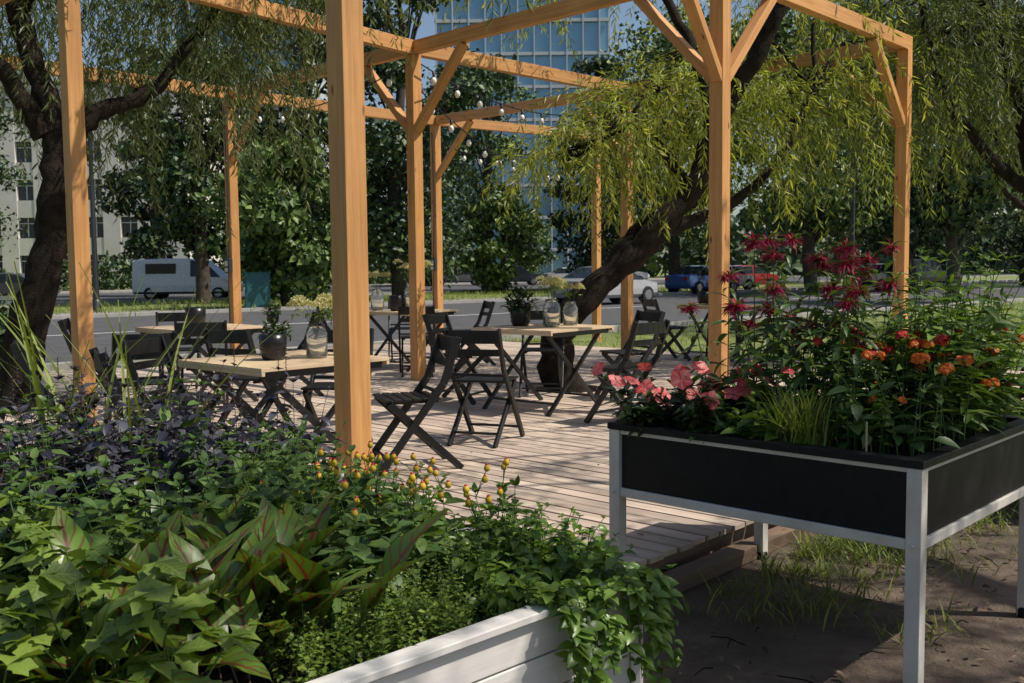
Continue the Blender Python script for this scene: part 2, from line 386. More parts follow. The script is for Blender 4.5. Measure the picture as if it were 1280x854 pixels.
def table(x,y,s,ang):
    b=MB();h=.74
    n=7;w=s/n
    for k in range(n): b.beam((-s/2,-s/2+w*(k+.5),h-.011),(s/2,-s/2+w*(k+.5),h-.011),w-.0015,.022,m=0)
    for k in(-1,1):
        b.beam((k*(s/2-.012),-s/2,h-.034),(k*(s/2-.012),s/2,h-.034),.022,.022,m=0)
        b.beam((-s/2+.03,k*(s/2-.05),h-.045),(s/2-.03,k*(s/2-.05),h-.045),.022,.04,m=1)
        yy=k*(s/2-.09)
        b.beam((-s/2+.06,yy,0),(s/2-.1,yy,h-.05),.022,.04,up=(1,0,1),m=1);b.beam((s/2-.06,yy-k*.028,0),(-s/2+.1,yy-k*.028,h-.05),.022,.04,up=(1,0,1),m=1)
    for sx in(-1,1): b.beam((sx*(s/2-.13),-s/2+.1,.1),(sx*(s/2-.13),s/2-.1,.1),.035,.018,m=1)
    b.build('folding_table',[M_top,M_black],bevel=.002,loc=(x,y,DZ+.002),rot=ang)
for (x,y),s,an in zip(TAB,(.9,.92,.9,.92,.9),(.82,.86,.80,.9,.85)): table(x,y,s,an)
for c in[(-.66,6.35,-1,-.35),(-.2,7.3,.35,1),(.92,8.05,-.75,.75),(1.12,9.6,-1,-.5),(-.5,9.55,1,-.45),(.3,9.95,-.1,-1),
         (-2.15,6.4,1,-.25),(-2.05,5.6,.9,.5),(-1.25,7.0,-.1,-1),(-2.75,7.3,-.6,1),(-2.0,7.6,.5,1),(-2.9,6.4,.9,.4),
         (-3.9,9.3,1,.3),(-3.5,10.45,.4,-1),(-2.25,10.1,-1,-.3),(-2.75,8.8,-.3,1),
         (-2.2,12.7,1,.2),(-.55,13.1,-1,-.3),(-1.5,13.8,.1,-1),(-1.15,12.0,-.1,1),(2.1,13.5,1,.3),(3.65,13.5,-1,.3),(3.1,14.5,-.2,-1),(2.75,12.9,.1,1)]:
    put_chair(*c)

# ---------------------------------------------------------------- table items
def umbels(b,c,r,n,mi_f,mi_s,h):
    c=np.array(c)
    for i in range(n):
        az=rng.uniform(0,6.28);q=c+np.array([math.cos(az)*r*rng.uniform(.2,1),math.sin(az)*r*rng.uniform(.2,1),h*rng.uniform(.75,1.1)])
        b.tube([c-Z*.08,c+(q-c)*.5+Z*.01,q],.0018,4,mi_s)
        k=170;u=nrm(rng.normal(size=(k,3)));u[:,2]=np.abs(u[:,2])*.7;Pp=q+u*rng.uniform(.035,.06)*rng.uniform(.7,1,(k,1))
        b.inst(T_small,Pp,frames(u+rng.normal(size=(k,3))*.7,rng.normal(size=(k,3)),rng.uniform(.012,.018,k)),mi_f)
        lf=4;b.inst(T_ovate,np.repeat(q[None]-Z*.05,lf,0),frames(np.c_[rng.normal(size=(lf,2)),rng.uniform(-.5,.1,lf)],np.tile(Z,(lf,1)),rng.uniform(.03,.05,lf)),3)
def jar(x,y,z,flow=8,s=1):
    b=MB();c=np.array([x,y,z])
    b.lathe([(0,.002),(.043*s,.002),(.046*s,.012),(.046*s,.105*s),(.034*s,.125*s),(.035*s,.145*s),(.032*s,.145*s),(.031*s,.125*s),(.043*s,.103*s),(.043*s,.01),(0,.008)],c,20,0)
    umbels(b,c+Z*.14*s,.10*s,flow,1,2,.10*s)
    b.build('flower_jar',[M_glass,M_cream,M_stem,M_green])
def pot(x,y,z,s=1,plant=0):
    b=MB();c=np.array([x,y,z])
    b.lathe([(0,0.001),(.038*s,.001),(.046*s,.02*s),(.050*s,.06*s),(.050*s,.095*s),(.045*s,.095*s),(.045*s,.06*s),(.0,.055*s)],c,18,0)
    for k in range(4):
        for j in range(12):
            t=j*math.pi/6+k*.26;zz=.02+k*.02;b.lathe([(.0,-.005),(.005,0),(.0,.005)],c+np.array([.049*s*math.cos(t),.049*s*math.sin(t),zz*s]),5,0)
    if plant:
        k=260;u=rng.normal(size=(k,3));u[:,2]=np.abs(u[:,2]);u=nrm(u);Pp=c+Z*.08*s+u*np.array([.08,.08,.11])*s*rng.uniform(.3,1,(k,1))
        b.inst(T_ovate,Pp,frames(u+rng.normal(size=(k,3))*.5,np.tile(Z,(k,1))+u*.2,rng.uniform(.02,.04,k)*s),1)
    b.build('black_plant_pot' if plant else 'black_candle_pot',[M_pot,M_dark])
TZ=DZ+.744
jar(-1.18,6.0,TZ,11,1.4);jar(-1.06,6.2,TZ,6,1.25);pot(-1.42,5.9,TZ,1.6);pot(-1.50,6.3,TZ,1.2,1)
jar(.36,8.95,TZ,11,1.7);jar(.54,9.15,TZ,8,1.5);pot(.08,9.15,TZ,1.9,1)
pot(-3.05,9.6,TZ,1.9);jar(-1.25,12.7,TZ,13,2.5);jar(-1.75,13.0,TZ,9,1.9);pot(-1.46,12.7,TZ,2.1);pot(2.65,13.7,TZ,1.9);pot(-2.4,10.0,TZ,1.2,1)

# ---------------------------------------------------------------- herbs
class Acc:
    def __init__(s): s.P=[];s.D=[];s.U=[];s.S=[]
    def add(s,p,d,u,sc): s.P.append(p);s.D.append(d);s.U.append(u);s.S.append(sc)
    def flush(s,b,T,m,sm=True):
        if s.P: b.inst(T,np.array(s.P),frames(np.array(s.D),np.array(s.U),np.array(s.S)),m,sm)
def herb(b,acc,base,H,nodes,L,lean=.3,ml=1,elev=.25,topr=.4,rad=.0022,out=None,pair=2):
    az=rng.uniform(0,6.28);l=rng.uniform(0,lean)*H
    dx=np.array([math.cos(az)*l,math.sin(az)*l,0])
    if out is not None: dx=dx+np.array(out)*H
    pts=[np.array(base)+dx*t**1.6+Z*H*t*(1-.12*t) for t in np.linspace(0,1,6)]
    b.tube(pts,np.linspace(rad,rad*.5,6),4,ml,cap=False)
    pts=np.array(pts);ph=rng.uniform(0,6.28)
    for k in range(nodes):
        t=.12+.88*(k+1)/nodes;i=min(int(t*5),4);p=pts[i]+(pts[i+1]-pts[i])*(t*5-i)
        sz=L*(.65+.45*math.sin(math.pi*min(t*1.05,1)**.8) if t<.8 else topr+.35*(1-t)*5*.6)
        a=ph+k*1.57+rng.normal()*.2
        for q in range(pair):
            aa=a+q*2*math.pi/pair+rng.normal()*.15;e=elev+rng.normal()*.25+(.6 if t>.95 else 0)
            d=np.array([math.cos(aa)*math.cos(e),math.sin(aa)*math.cos(e),math.sin(e)])
            u=Z+np.array([rng.normal()*.3,rng.normal()*.3,0])-d*.1
            acc.add(p,d,u,sz*rng.uniform(.7,1.2))
    for q in range(3):
        aa=rng.uniform(0,6.28);acc.add(pts[-1],np.array([math.cos(aa)*.6,math.sin(aa)*.6,.8]),Z,L*topr*rng.uniform(.5,.9))
    return pts[-1]
a2=np.array([.714,.70,0]);b2=np.array([-.70,.714,0]);C0=np.array([.36,3.02,0])
def pl(s,t,z): return C0-a2*s+b2*t+Z*z
def planter_white(s0,s1,t0,t1,h):
    b=MB();nb=4;bh=h/nb
    cs=[(s0,t0),(s1,t0),(s1,t1),(s0,t1)]
    for i in range(4):
        p=cs[i];q=cs[(i+1)%4]
        for k in range(nb):
            b.beam(pl(*p,bh*(k+.5)+.01),pl(*q,bh*(k+.5)+.01),.022,bh-.006)
        b.vpost(*pl(*p,0)[:2],0.0,h+.015,.055,.055,math.atan2(.7,.714))
        d=nrm(pl(*q,0)-pl(*p,0))
        b.beam(pl(*p,h+.03)-d*.035,pl(*q,h+.03)+d*(-.038),.07,.022)
    b.build('white_wooden_planter',[M_white],bevel=.003)
    e=MB();e.add([pl(s0+.01,t0+.01,h-.04),pl(s1-.01,t0+.01,h-.04),pl(s1-.01,t1-.01,h-.04),pl(s0+.01,t1-.01,h-.04)],[[0,1,2,3]],None,0);e.build('planter_soil',[M_soil])
PH=.43
planter_white(0,2.4,0,1.3,PH);planter_white(.0,2.4,1.45,2.9,PH)
def under(b,s0,s1,t0,t1,z0,z1,T,n,L,m):
    s=rng.uniform(s0,s1,n);t=rng.uniform(t0,t1,n);z=rng.uniform(z0,z1,n)
    Pp=C0[None]-a2[None]*s[:,None]+b2[None]*t[:,None]+Z[None]*z[:,None]
    d=np.c_[rng.normal(size=(n,2)),rng.normal(size=n)*.35]
    b.inst(T,Pp,frames(d,np.tile(Z,(n,1))+rng.normal(size=(n,3))*.3,rng.uniform(.6,1.1,n)*L),m,True)
b=MB();ac=Acc()
for i in range(180):
    s=rng.uniform(.42,1.5);t=rng.uniform(.34,1.28)
    if t<.75 and s>.95 : continue
    herb(b,ac,pl(s,t,PH-.04),rng.uniform(.28,.54)*(1 if t>.6 else .8),7,.095,.45,1,.08)
ac.flush(b,T_mint,0);under(b,.45,1.6,.5,1.28,PH,PH+.22,T_mint,500,.08,0);b.build('mint_plants',[M_mint,M_stem])
b=MB();ac=Acc()
for i in range(66):
    s=rng.uniform(-.02,.62);t=rng.uniform(.40,1.25)
    p=herb(b,ac,pl(s,t,PH-.04),rng.uniform(.20,.38),5,.092,.5,1,.2)
    for q in range(rng.integers(0,3)):
        d=np.array([rng.normal()*.04,rng.normal()*.04,rng.uniform(.04,.10)]);b.tube([p-Z*.02,p+d*.6,p+d],.0015,4,1)
        b.lathe([(0,-.010),(.0095,-.005),(.011,.004),(.007,.014),(0,.018)],p+d,8,2);b.lathe([(.0062,.0145),(.005,.0185),(0,.021)],p+d,8,3)
ac.flush(b,T_ovate,0);under(b,0,.6,.4,1.25,PH-.02,PH+.14,T_ovate,300,.075,0);b.build('yellow_bud_plant',[M_green,M_stem,M_yel,M_redf])
b=MB();ac=Acc()
for i in range(100):
    s=rng.uniform(-.02,.5);t=rng.uniform(.02,.5)
    o=np.array([.7,-.7,-.3]) if (t<.14 and (s<.12 or s>.2)) else (np.array([.55,.5,-.2])*.8 if s<.08 else np.zeros(3))
    herb(b,ac,pl(s,t,PH-.03),rng.uniform(.16,.30),6,.058,.4,1,.15,out=o*rng.uniform(.3,1.1))
for i in range(30):
    s=rng.choice([rng.uniform(-.03,.08),rng.uniform(.20,.42)]);p=pl(s,.0,PH+.05);d=-b2*rng.uniform(.05,.1)+a2*rng.normal()*.03
    q=[p+b2*.06,p+d,p+d*1.35-Z*rng.uniform(.06,.12),p+d*1.5-Z*rng.uniform(.12,.32)];b.tube(q,.0018,4,1,cap=False)
    for k in range(20):
        j=rng.integers(0,3);x=q[j]+(q[j+1]-q[j])*rng.uniform();ac.add(x,np.array([*(rng.normal(size=2)-b2[:2]*.7),rng.normal()*.4]),Z-b2*.7,rng.uniform(.028,.058))
for i in range(10):
    t=rng.uniform(0.02,.35);p=pl(0,t,PH+.05);d=a2*rng.uniform(.05,.1)
    q=[p-a2*.06,p+d,p+d*1.3-Z*.1,p+d*1.4-Z*rng.uniform(.15,.28)];b.tube(q,.0018,4,1,cap=False)
    for k in range(20):
        j=rng.integers(0,3);x=q[j]+(q[j+1]-q[j])*rng.uniform();ac.add(x,np.array([*(rng.normal(size=2)+a2[:2]*.7),rng.normal()*.4]),Z+a2*.5-b2*.4,rng.uniform(.028,.058))
ac.flush(b,T_basil,0);under(b,0,.5,.05,.5,PH-.02,PH+.08,T_basil,350,.05,0);b.build('basil_plants',[M_basil,M_stem])
b=MB();ac=Acc()
for i in range(210):
    s=rng.uniform(.45,1.15);t=rng.uniform(.05,.45);herb(b,ac,pl(s,t,PH-.03),rng.uniform(.12,.26),9,.022,.7,1,.3,.5,.0012)
ac.flush(b,T_small,0);under(b,.45,1.15,.07,.45,PH-.03,PH+.09,T_small,2000,.022,0);b.build('oregano_plants',[M_celery,M_stem])
b=MB();ac=Acc()
for i in range(120):
    c=pl(rng.uniform(.85,1.6),rng.uniform(.18,.80),PH+.02);az=rng.uniform(0,6.28);e=rng.uniform(.55,1.3)
    d=np.array([math.cos(az)*math.cos(e),math.sin(az)*math.cos(e),math.sin(e)]);b.tube([c-Z*.04,c+d*.09],.003,5,1)
    ac.add(c+d*.08,d,Z*.6-np.array([math.cos(az),math.sin(az),0])*.8,rng.uniform(.2,.32))
ac.flush(b,T_sorrel,0);b.build('red_veined_sorrel',[M_sorrel,M_redstem])
b=MB();ac=Acc()
for i in range(230):
    c=pl(rng.uniform(1.35,2.3),rng.uniform(.06,1.3),PH-.03);az=rng.uniform(0,6.28);r=rng.uniform(.02,.15);h=rng.uniform(.12,.38)
    p=c+np.array([math.cos(az)*r,math.sin(az)*r,h]);b.tube([c,(c+p)/2+Z*.03,p],.0022,4,1,cap=False)
    for k in range(5):
        a=az+(k-2)*.75;ac.add(p-Z*.0,np.array([math.cos(a),math.sin(a),.12-.1*abs(k-2)+rng.normal()*.2]),Z+rng.normal(size=3)*.25,rng.uniform(.055,.105)*(1-.12*abs(k-2)))
ac.flush(b,T_lobe,0);under(b,1.3,2.3,.07,1.3,PH-.02,PH+.12,T_lobe,600,.06,0);b.build('celery_leaf_plants',[M_celery,M_stem])
b=MB();ac=Acc();fl=Acc()
for i in range(190):
    s=rng.uniform(.1,1.9);t=rng.uniform(1.5,2.75);p=herb(b,ac,pl(s,t,PH-.04),rng.uniform(.36,.72),8,.085,.35,1,.1)
    if rng.uniform()<.3:
        b.tube([p,p+Z*.09],.0015,4,1)
        for k in range(14): fl.add(p+Z*.0065*k,np.array([math.cos(k*2.4),math.sin(k*2.4),.5]),Z,.014)
ac.flush(b,T_ovate,0);fl.flush(b,T_small,0);under(b,0,2,1.45,2.75,PH,PH+.3,T_ovate,900,.075,0);b.build('purple_basil_plants',[M_purple,M_redstem])
b=MB();ac=Acc()
for i in range(70):
    herb(b,ac,pl(rng.uniform(.0,.55),rng.uniform(1.45,2.1),PH-.04),rng.uniform(.25,.46),7,.075,.35,1,.15)
for i in range(34): herb(b,ac,pl(rng.uniform(.5,1.8),rng.uniform(1.45,2.6),PH-.04),rng.uniform(.48,.70),7,.09,.35,1,.15)
ac.flush(b,T_mint,0);b.build('lemon_balm_plants',[M_mint,M_stem])
b=MB();n=40;T=leafT(.016,9,.45,.3,.4)
base=np.array([pl(rng.uniform(.35,.85),rng.uniform(2.4,2.8),PH-.03) for i in range(n)])
az=rng.uniform(0,6.28,n);tilt=rng.uniform(.03,.45,n);d=np.c_[np.cos(az)*tilt,np.sin(az)*tilt,np.ones(n)]
b.inst(T,base,frames(d,np.c_[-np.cos(az),-np.sin(az),np.full(n,.3)],rng.uniform(.65,1.3,n)),0,True);b.build('lemongrass_plant',[M_grass])

# ---------------------------------------------------------------- raised flower planter
L_=np.array([.417,3.93,0]);F_=np.array([1.275,3.11,0]);e1=nrm(F_-L_);Ls=1.19;e2=np.array([-e1[1],e1[0],0]);Lt=1.13;H2=.78
def fp(u,v,z): return L_+e1*u+e2*v+Z*z
rp=empty('raised_garden_planter');b=MB();fr=MB()
cs=[(0,0),(Ls,0),(Ls,Lt),(0,Lt)];aa=math.atan2(e1[1],e1[0])
for i in range(4):
    p,q=cs[i],cs[(i+1)%4];d=nrm(fp(*q,0)-fp(*p,0))
    b.beam(fp(*p,H2-.125)+d*.03,fp(*q,H2-.125)-d*.03,.02,.215)
    fr.beam(fp(*p,H2-.25)+d*.026,fp(*q,H2-.25)-d*.026,.04,.035)
    fr.beam(fp(*p,H2-.010)+d*.026,fp(*q,H2-.010)-d*.026,.034,.016)
    b.beam(fp(*p,H2+.012)-d*.03,fp(*q,H2+.012)-d*.03,.06,.026)
    fr.vpost(*fp(*p,0)[:2],0.0,H2-.001,.05,.05,aa)
for u,v in cs: b.lathe([(.033,0),(.033,.03),(.028,.04)],fp(u,v,0),12);
for u,v in cs: fr.lathe([(0,-.006),(.009,-.004),(.009,.004),(0,.006)],fp(u,v,H2-.25)-e2*.028,8)
b.build('black_panels',[M_blackp],rp,bevel=.003);fr.build('white_frame',[M_alu],rp,bevel=.003)
e=MB();e.add([fp(.01,.01,H2-.03),fp(Ls-.01,.01,H2-.03),fp(Ls-.01,Lt-.01,H2-.03),fp(.01,Lt-.01,H2-.03)],[[0,1,2,3]]);e.build('soil_bed',[M_soil],rp)
b_=MB();b_.add([fp(.01,.01,H2-.24),fp(.01,Lt-.01,H2-.24),fp(Ls-.01,Lt-.01,H2-.24),fp(Ls-.01,.01,H2-.24)],[[0,1,2,3]]);b_.build('tray_bottom',[M_blackp],rp)
def fherb(T,mats,name,n,ur,vr,hr,nodes,L,lean=.3,elev=.2,pair=2,flower=None,pf=.5,out=None,topr=.4):
    b=MB();ac=Acc()
    for i in range(n):
        p=herb(b,ac,fp(rng.uniform(*ur),rng.uniform(*vr),H2-.03),rng.uniform(*hr),nodes,L,lean,1,elev,topr,out=out,pair=pair,rad=.0028)
        if flower and rng.uniform()<pf: flower(b,p)
    ac.flush(b,T,0);return b.build(name,mats)
def impatiens(b,p,s=.036):
    nd=nrm(np.array([rng.normal()*.6-.15,rng.normal()*.5-.7,.8]));x=nrm(np.cross(nd,[0,.2,1.]));y=np.cross(nd,x);ph=rng.uniform(0,6)
    D=np.array([x*math.cos(ph+k*1.2566)+y*math.sin(ph+k*1.2566)+nd*.3 for k in range(5)])
    b.inst(T_petal,np.repeat((p+nd*.01)[None],5,0)+D*.002+nd*np.arange(5)[:,None]*.0008,frames(D,np.repeat(nd[None],5,0),s*rng.uniform(.8,1.2,5)),2,True)
    b.lathe([(.0,-.002),(.003,0),(0,.003)],p+nd*.014,6,1)
b=MB();ac=Acc()
for i in range(58):
    u,v=rng.uniform(.02,.44),rng.uniform(.02,.45)
    p=herb(b,ac,fp(u,v,H2-.03),rng.uniform(.12,.26),4,.095,.55,1,.15,.5,.003,pair=4,out=-e2*.3-e1*.25 if v<.2 else None)
    if rng.uniform()<.62: impatiens(b,p+np.array([rng.normal()*.02,rng.normal()*.02-.01,.025+rng.uniform(0,.03)]),rng.uniform(.030,.042))
ac.flush(b,leafT(.38,6,.8,.3,.35),0);b.build('pink_impatiens',[M_dark,M_redstem,M_pink])
def monarda(b,p,s=1):
    k=70;u=nrm(np.c_[rng.normal(size=(k,2)),rng.uniform(-.35,.75,k)]);
    b.inst(T_spike,p+u*.010,frames(u,np.tile(Z,(k,1)),rng.uniform(.028,.05,k)*s),2,True)
    b.lathe([(0,-.01),(.012,-.005),(.014,.004),(0,.016)],p,8,3)
    a=rng.uniform(0,6,7);b.inst(T_ovate,np.repeat(p[None]-Z*.01,7,0),frames(np.c_[np.cos(a),np.sin(a),np.zeros(7)-.1],np.tile(Z,(7,1)),np.full(7,.035)),0,True)
b=MB();ac=Acc()
for i in range(40):
    p=herb(b,ac,fp(rng.uniform(.25,.85),rng.uniform(.25,.85),H2-.03),rng.uniform(.40,.90),11,.11,.28,1,.05,.6,.0035)
    if rng.uniform()<.8: monarda(b,p,rng.uniform(.75,1.3))
ac.flush(b,T_lance,0);b.build('bee_balm_flowers',[M_mint,M_stem,M_mag,M_redf])
fherb(T_ovate,[M_green,M_stem],'leafy_herbs',42,(.3,.75),(.05,.35),(.1,.22),5,.085,.5,.15)
fherb(T_lance,[M_green,M_stem],'tall_green_herbs',74,(.8,1.17),(.4,1.12),(.38,.82),10,.115,.3,.3)
b=MB();n=300;base=np.array([fp(rng.normal(.72,.05),rng.normal(.12,.035),H2-.03) for i in range(n)]);az=rng.uniform(0,6.28,n);tl=rng.uniform(.03,.35,n)
b.inst(T_blade,base,frames(np.c_[np.cos(az)*tl,np.sin(az)*tl,np.ones(n)],np.c_[-np.cos(az),-np.sin(az),np.full(n,.3)],rng.uniform(.12,.28,n)),0,True);b.build('chive_tuft',[M_grass])
def lantana(b,p):
    for q in range(rng.integers(1,3)):
        c=p+np.array([rng.normal()*.02,rng.normal()*.02,.01]);k=40;u=rng.normal(size=(k,3));u[:,2]=np.abs(u[:,2]);u=nrm(u);s=rng.uniform(.75,1.2)
        b.inst(T_petal,c+u*.017*s,frames(np.cross(u,rng.normal(size=(k,3))),u,rng.uniform(.012,.019,k)*s),2,True)
fherb(T_ovate,[M_mint,M_stem,M_orange],'orange_marigolds',74,(.82,1.18),(.06,.95),(.17,.44),6,.07,.4,.2,2,lantana,.6)
fherb(T_lance,[M_dark,M_stem,M_redf],'red_zinnias',34,(.7,1.15),(.3,.9),(.28,.48),6,.07,.4,.2,2,lantana,.5)
b=MB();b.vpost(*fp(1.0,.05,0)[:2],H2-.03,H2+.12,.012,.002,0);b.build('wooden_plant_label',[M_top])

# ---------------------------------------------------------------- willows
def smooth_path(pts,k=6,jit=.0):
    P_=np.array(pts,float);P_=np.vstack([2*P_[0]-P_[1],P_,2*P_[-1]-P_[-2]]);o=[]
    for i in range(1,len(P_)-2):
        for t in np.linspace(0,1,k,endpoint=False):
            a,b_,c,d=P_[i-1],P_[i],P_[i+1],P_[i+2]
            o.append(.5*((2*b_)+(-a+c)*t+(2*a-5*b_+4*c-d)*t*t+(-a+3*b_-3*c+d)*t**3))
    o.append(P_[-2]);o=np.array(o);
    if jit: o[1:-1]+=rng.normal(size=o[1:-1].shape)*jit
    return o
def willow(limbs,clusters,mleaf,lw=.11,step=.085,dens=3):
    root=empty('willow_tree')
    b=MB();allp=[]
    for pts,r0,r1 in limbs:
        q=smooth_path(pts,6,.012);rr=np.linspace(r0,r1,len(q))*(1+rng.normal(size=len(q))*.06)
        if pts[0][2]<.3: rr[0]*=1.5;rr[1]*=1.25
        b.tube(q,rr,12);allp.append(q)
    allp=np.concatenate(allp)
    f=MB()
    for (x,y,z,r,nf,l0,l1) in clusters:
        c=np.array([x,y,z],float);dd=np.linalg.norm(allp-c,axis=1)+np.maximum(allp[:,2]-c[2],0)*2
        q=allp[np.argmin(dd)];mid=(q+c)/2+Z*.18*np.linalg.norm(c-q)+rng.normal(size=3)*.08
        bp=smooth_path([q,mid,c],6,.01);b.tube(bp,np.linspace(.03,.012,len(bp)),6)
        az=rng.uniform(0,6.28,nf);rad=r*np.sqrt(rng.uniform(0,1,nf))
        st=c+np.c_[np.cos(az)*rad,np.sin(az)*rad,rng.uniform(-.3,.35,nf)*r]
        for k in range(0,nf,3): b.tube([bp[rng.integers(7,len(bp))],(c+st[k])/2+Z*.07,st[k]],[.009,.007,.004],4,cap=False)
        pos=st.copy();d=nrm(np.c_[np.cos(az)*.8,np.sin(az)*.8,rng.uniform(-.1,.5,nf)]);Ln=rng.uniform(l0,l1,nf);ns=int(l1/step)
        drift=rng.normal(size=(nf,3))*.03
        for s in range(ns):
            alive=Ln>s*step
            if not alive.any(): break
            d2=nrm(d+np.array([0,0,-.17])+drift+rng.normal(size=(nf,3))*.05)
            new=pos+d2*step
            w=nrm(np.cross(d2,rng.normal(size=(nf,3))))*.0022
            V=np.stack([pos-w,pos+w,new+w,new-w],1)[alive];k=len(V)
            f.add(V.reshape(-1,3),np.arange(k*4).reshape(k,4),None,1)
            for q_ in range(dens):
                sd=nrm(np.cross(d2,rng.normal(size=(nf,3))));D=nrm(d2*.75+sd*.75+np.array([0,0,-.25]))
                pp=pos+d2*step*rng.uniform(0,1,(nf,1));keep=alive&(rng.uniform(size=nf)<.92)
                f.inst(T_will,pp[keep],frames(D,rng.normal(size=(nf,3)),rng.uniform(.6,1.15,nf)*lw)[keep],0)
            pos=new;d=d2
    b.build('trunk',[M_bark],root);f.build('foliage',[mleaf,M_bark],root);return root
willow([([(-4.75,9.4,0),(-4.6,9.4,.8),(-4.35,9.4,1.6),(-4.25,9.4,2.3),(-4.3,9.5,2.9),(-4.6,9.7,3.6),(-4.9,9.9,4.6)],.20,.08),
        ([(-4.25,9.4,2.4),(-3.9,9.5,2.9),(-3.5,9.8,3.15),(-3.0,10.1,3.9),(-2.4,10.3,4.9)],.10,.035),
        ([(-4.35,9.4,2.7),(-4.7,9.2,3.35),(-5.2,9.0,3.4),(-5.8,8.9,3.9)],.10,.04),
        ([(-4.7,9.7,3.8),(-3.8,9.0,4.7),(-2.4,8.2,5.1),(-1.3,7.5,5.0)],.08,.03)],
       [(-3.6,10.2,4.5,.45,50,1.4,3.0),(-3.1,10.6,4.3,.35,44,1.2,2.8),(-2.6,10.2,4.5,.35,40,1.2,2.6),(-4.1,10.8,4.7,.5,30,1.5,3),(-2.2,10.7,4.9,.35,30,1,2.0),
        (-5.1,9.6,4.7,.6,32,1.2,2.6),(-5.0,10.9,4.8,.6,30,1.5,3),(-5.6,9.0,4.6,.6,26,1,2),(-1.75,9.6,5.0,.4,30,.8,1.7),(-1.0,7.2,4.15,.25,34,.6,1.4),(-.6,7.1,4.1,.25,30,.6,1.2),(-1.5,8.4,4.8,.4,34,.8,1.5),
        (-3.4,8.9,4.9,.5,30,.8,1.8),(-4.5,9.0,5.0,.6,30,1,2.0),(-6.2,10.6,5,.8,36,1.5,3),(-4.2,12.4,5,.6,26,1.6,3.2),(-5.8,12.4,5,.7,30,1.6,3.2),(-3.2,12.4,5,.5,22,1.2,2.4)],M_will,.125)
willow([([(.62,10.5,0),(.48,10.5,.35),(.55,10.5,.85),(1.05,10.5,1.35),(1.5,10.5,1.75),(1.95,10.5,2.3),(2.2,10.5,2.95),(2.55,10.4,3.6),(2.95,10.3,4.4),(3.4,10.3,5.6)],.20,.055),
        ([(.9,10.5,1.2),(1.25,10.6,1.75),(1.7,10.7,2.05),(2.0,10.8,2.1)],.07,.03),
        ([(1.95,10.5,2.3),(2.1,10.7,3.1),(1.9,10.9,3.9),(1.5,11.1,4.6),(.8,11.6,5.4)],.08,.03),
        ([(1.5,10.5,1.75),(2.2,10.8,2.0),(2.9,11.2,2.5),(3.5,11.6,3.4)],.08,.03),
        ([(1.9,10.5,2.2),(1.5,10.7,2.8),(1.1,10.9,3.2)],.06,.025)],
       [(1.0,10.7,2.9,.4,40,.7,1.5),(.65,11.0,2.6,.35,26,.5,1.1),(1.6,10.9,3.3,.45,40,1,2.1),(2.3,11.1,3.4,.4,36,1,2.0),(3.0,11.4,3.3,.45,36,1,1.8),(3.5,12.0,3.6,.5,34,1,2.2),
        (2.0,11.8,3.8,.5,28,1,2.2),(1.3,11.8,3.4,.4,26,.8,2.0),(2.9,10.8,4.2,.4,18,.8,1.5),(2.7,12.6,4.0,.5,24,1.2,2.4),(4.4,12.6,4.0,.6,30,1.2,2.6),
        (1.2,12.3,5.0,.5,24,.7,1.4),(2.6,12.4,5.2,.5,24,.7,1.5),(3.8,12.2,5.2,.6,26,.7,1.6),(.2,12.4,4.9,.4,14,.6,1.2)],M_willY,.13)
willow([([(7.0,12.8,0),(6.9,12.7,1.2),(6.75,12.6,2.2),(6.5,12.5,3.1),(6.6,12.4,4.2),(6.9,12.2,5.5)],.30,.10),
        ([(6.75,12.6,2.2),(6.2,12.5,2.5),(5.7,12.3,2.9),(5.2,12.2,3.6),(4.9,12.1,4.6)],.10,.035),
        ([(6.5,12.5,3.1),(6.0,12.3,3.9),(5.5,12.0,5.0),(5.0,11.8,5.9)],.10,.035),
        ([(6.8,12.6,2.4),(6.3,12.2,2.1),(5.9,12.0,2.3)],.08,.03)],
       [(5.0,12.6,4.7,.6,44,1.2,2.6),(5.4,12.7,4.3,.5,40,1.2,2.4),(5.9,12.8,4.2,.6,46,1.2,2.2),(6.4,12.8,4.4,.6,46,1,2.4),(5.4,13.8,4.9,.7,44,1.4,3.2),(6.4,13.9,4.9,.8,50,1.4,3.2),(7.2,13.6,4.8,.8,50,1.4,3),
        (5.0,13.0,5.9,.6,36,.9,2.0),(6.2,13.0,5.9,.8,46,.9,2.2),(7.3,13,5.8,.8,44,1,2.4)],M_will,.13)
willow([([(11.5,21,0),(11.4,21,2),(11.6,21,4),(11,21,7)],.35,.1),([(11.4,21,2),(10.2,21,4),(9,21,6)],.2,.05),([(11.5,21,3),(13,21,5),(14,21,6.5)],.2,.05)],
       [(8.4,21,6,1.1,56,2,4.2),(9.6,20.5,6.4,1.1,56,2,4),(10.8,21,7,1.2,60,2,4.4),(12,20.6,6.5,1.2,60,2,4.4),(7.4,22,6.0,1.0,40,2,3.4),(8.8,22,8,1.2,50,2,3.6)],M_will,.17,.12)
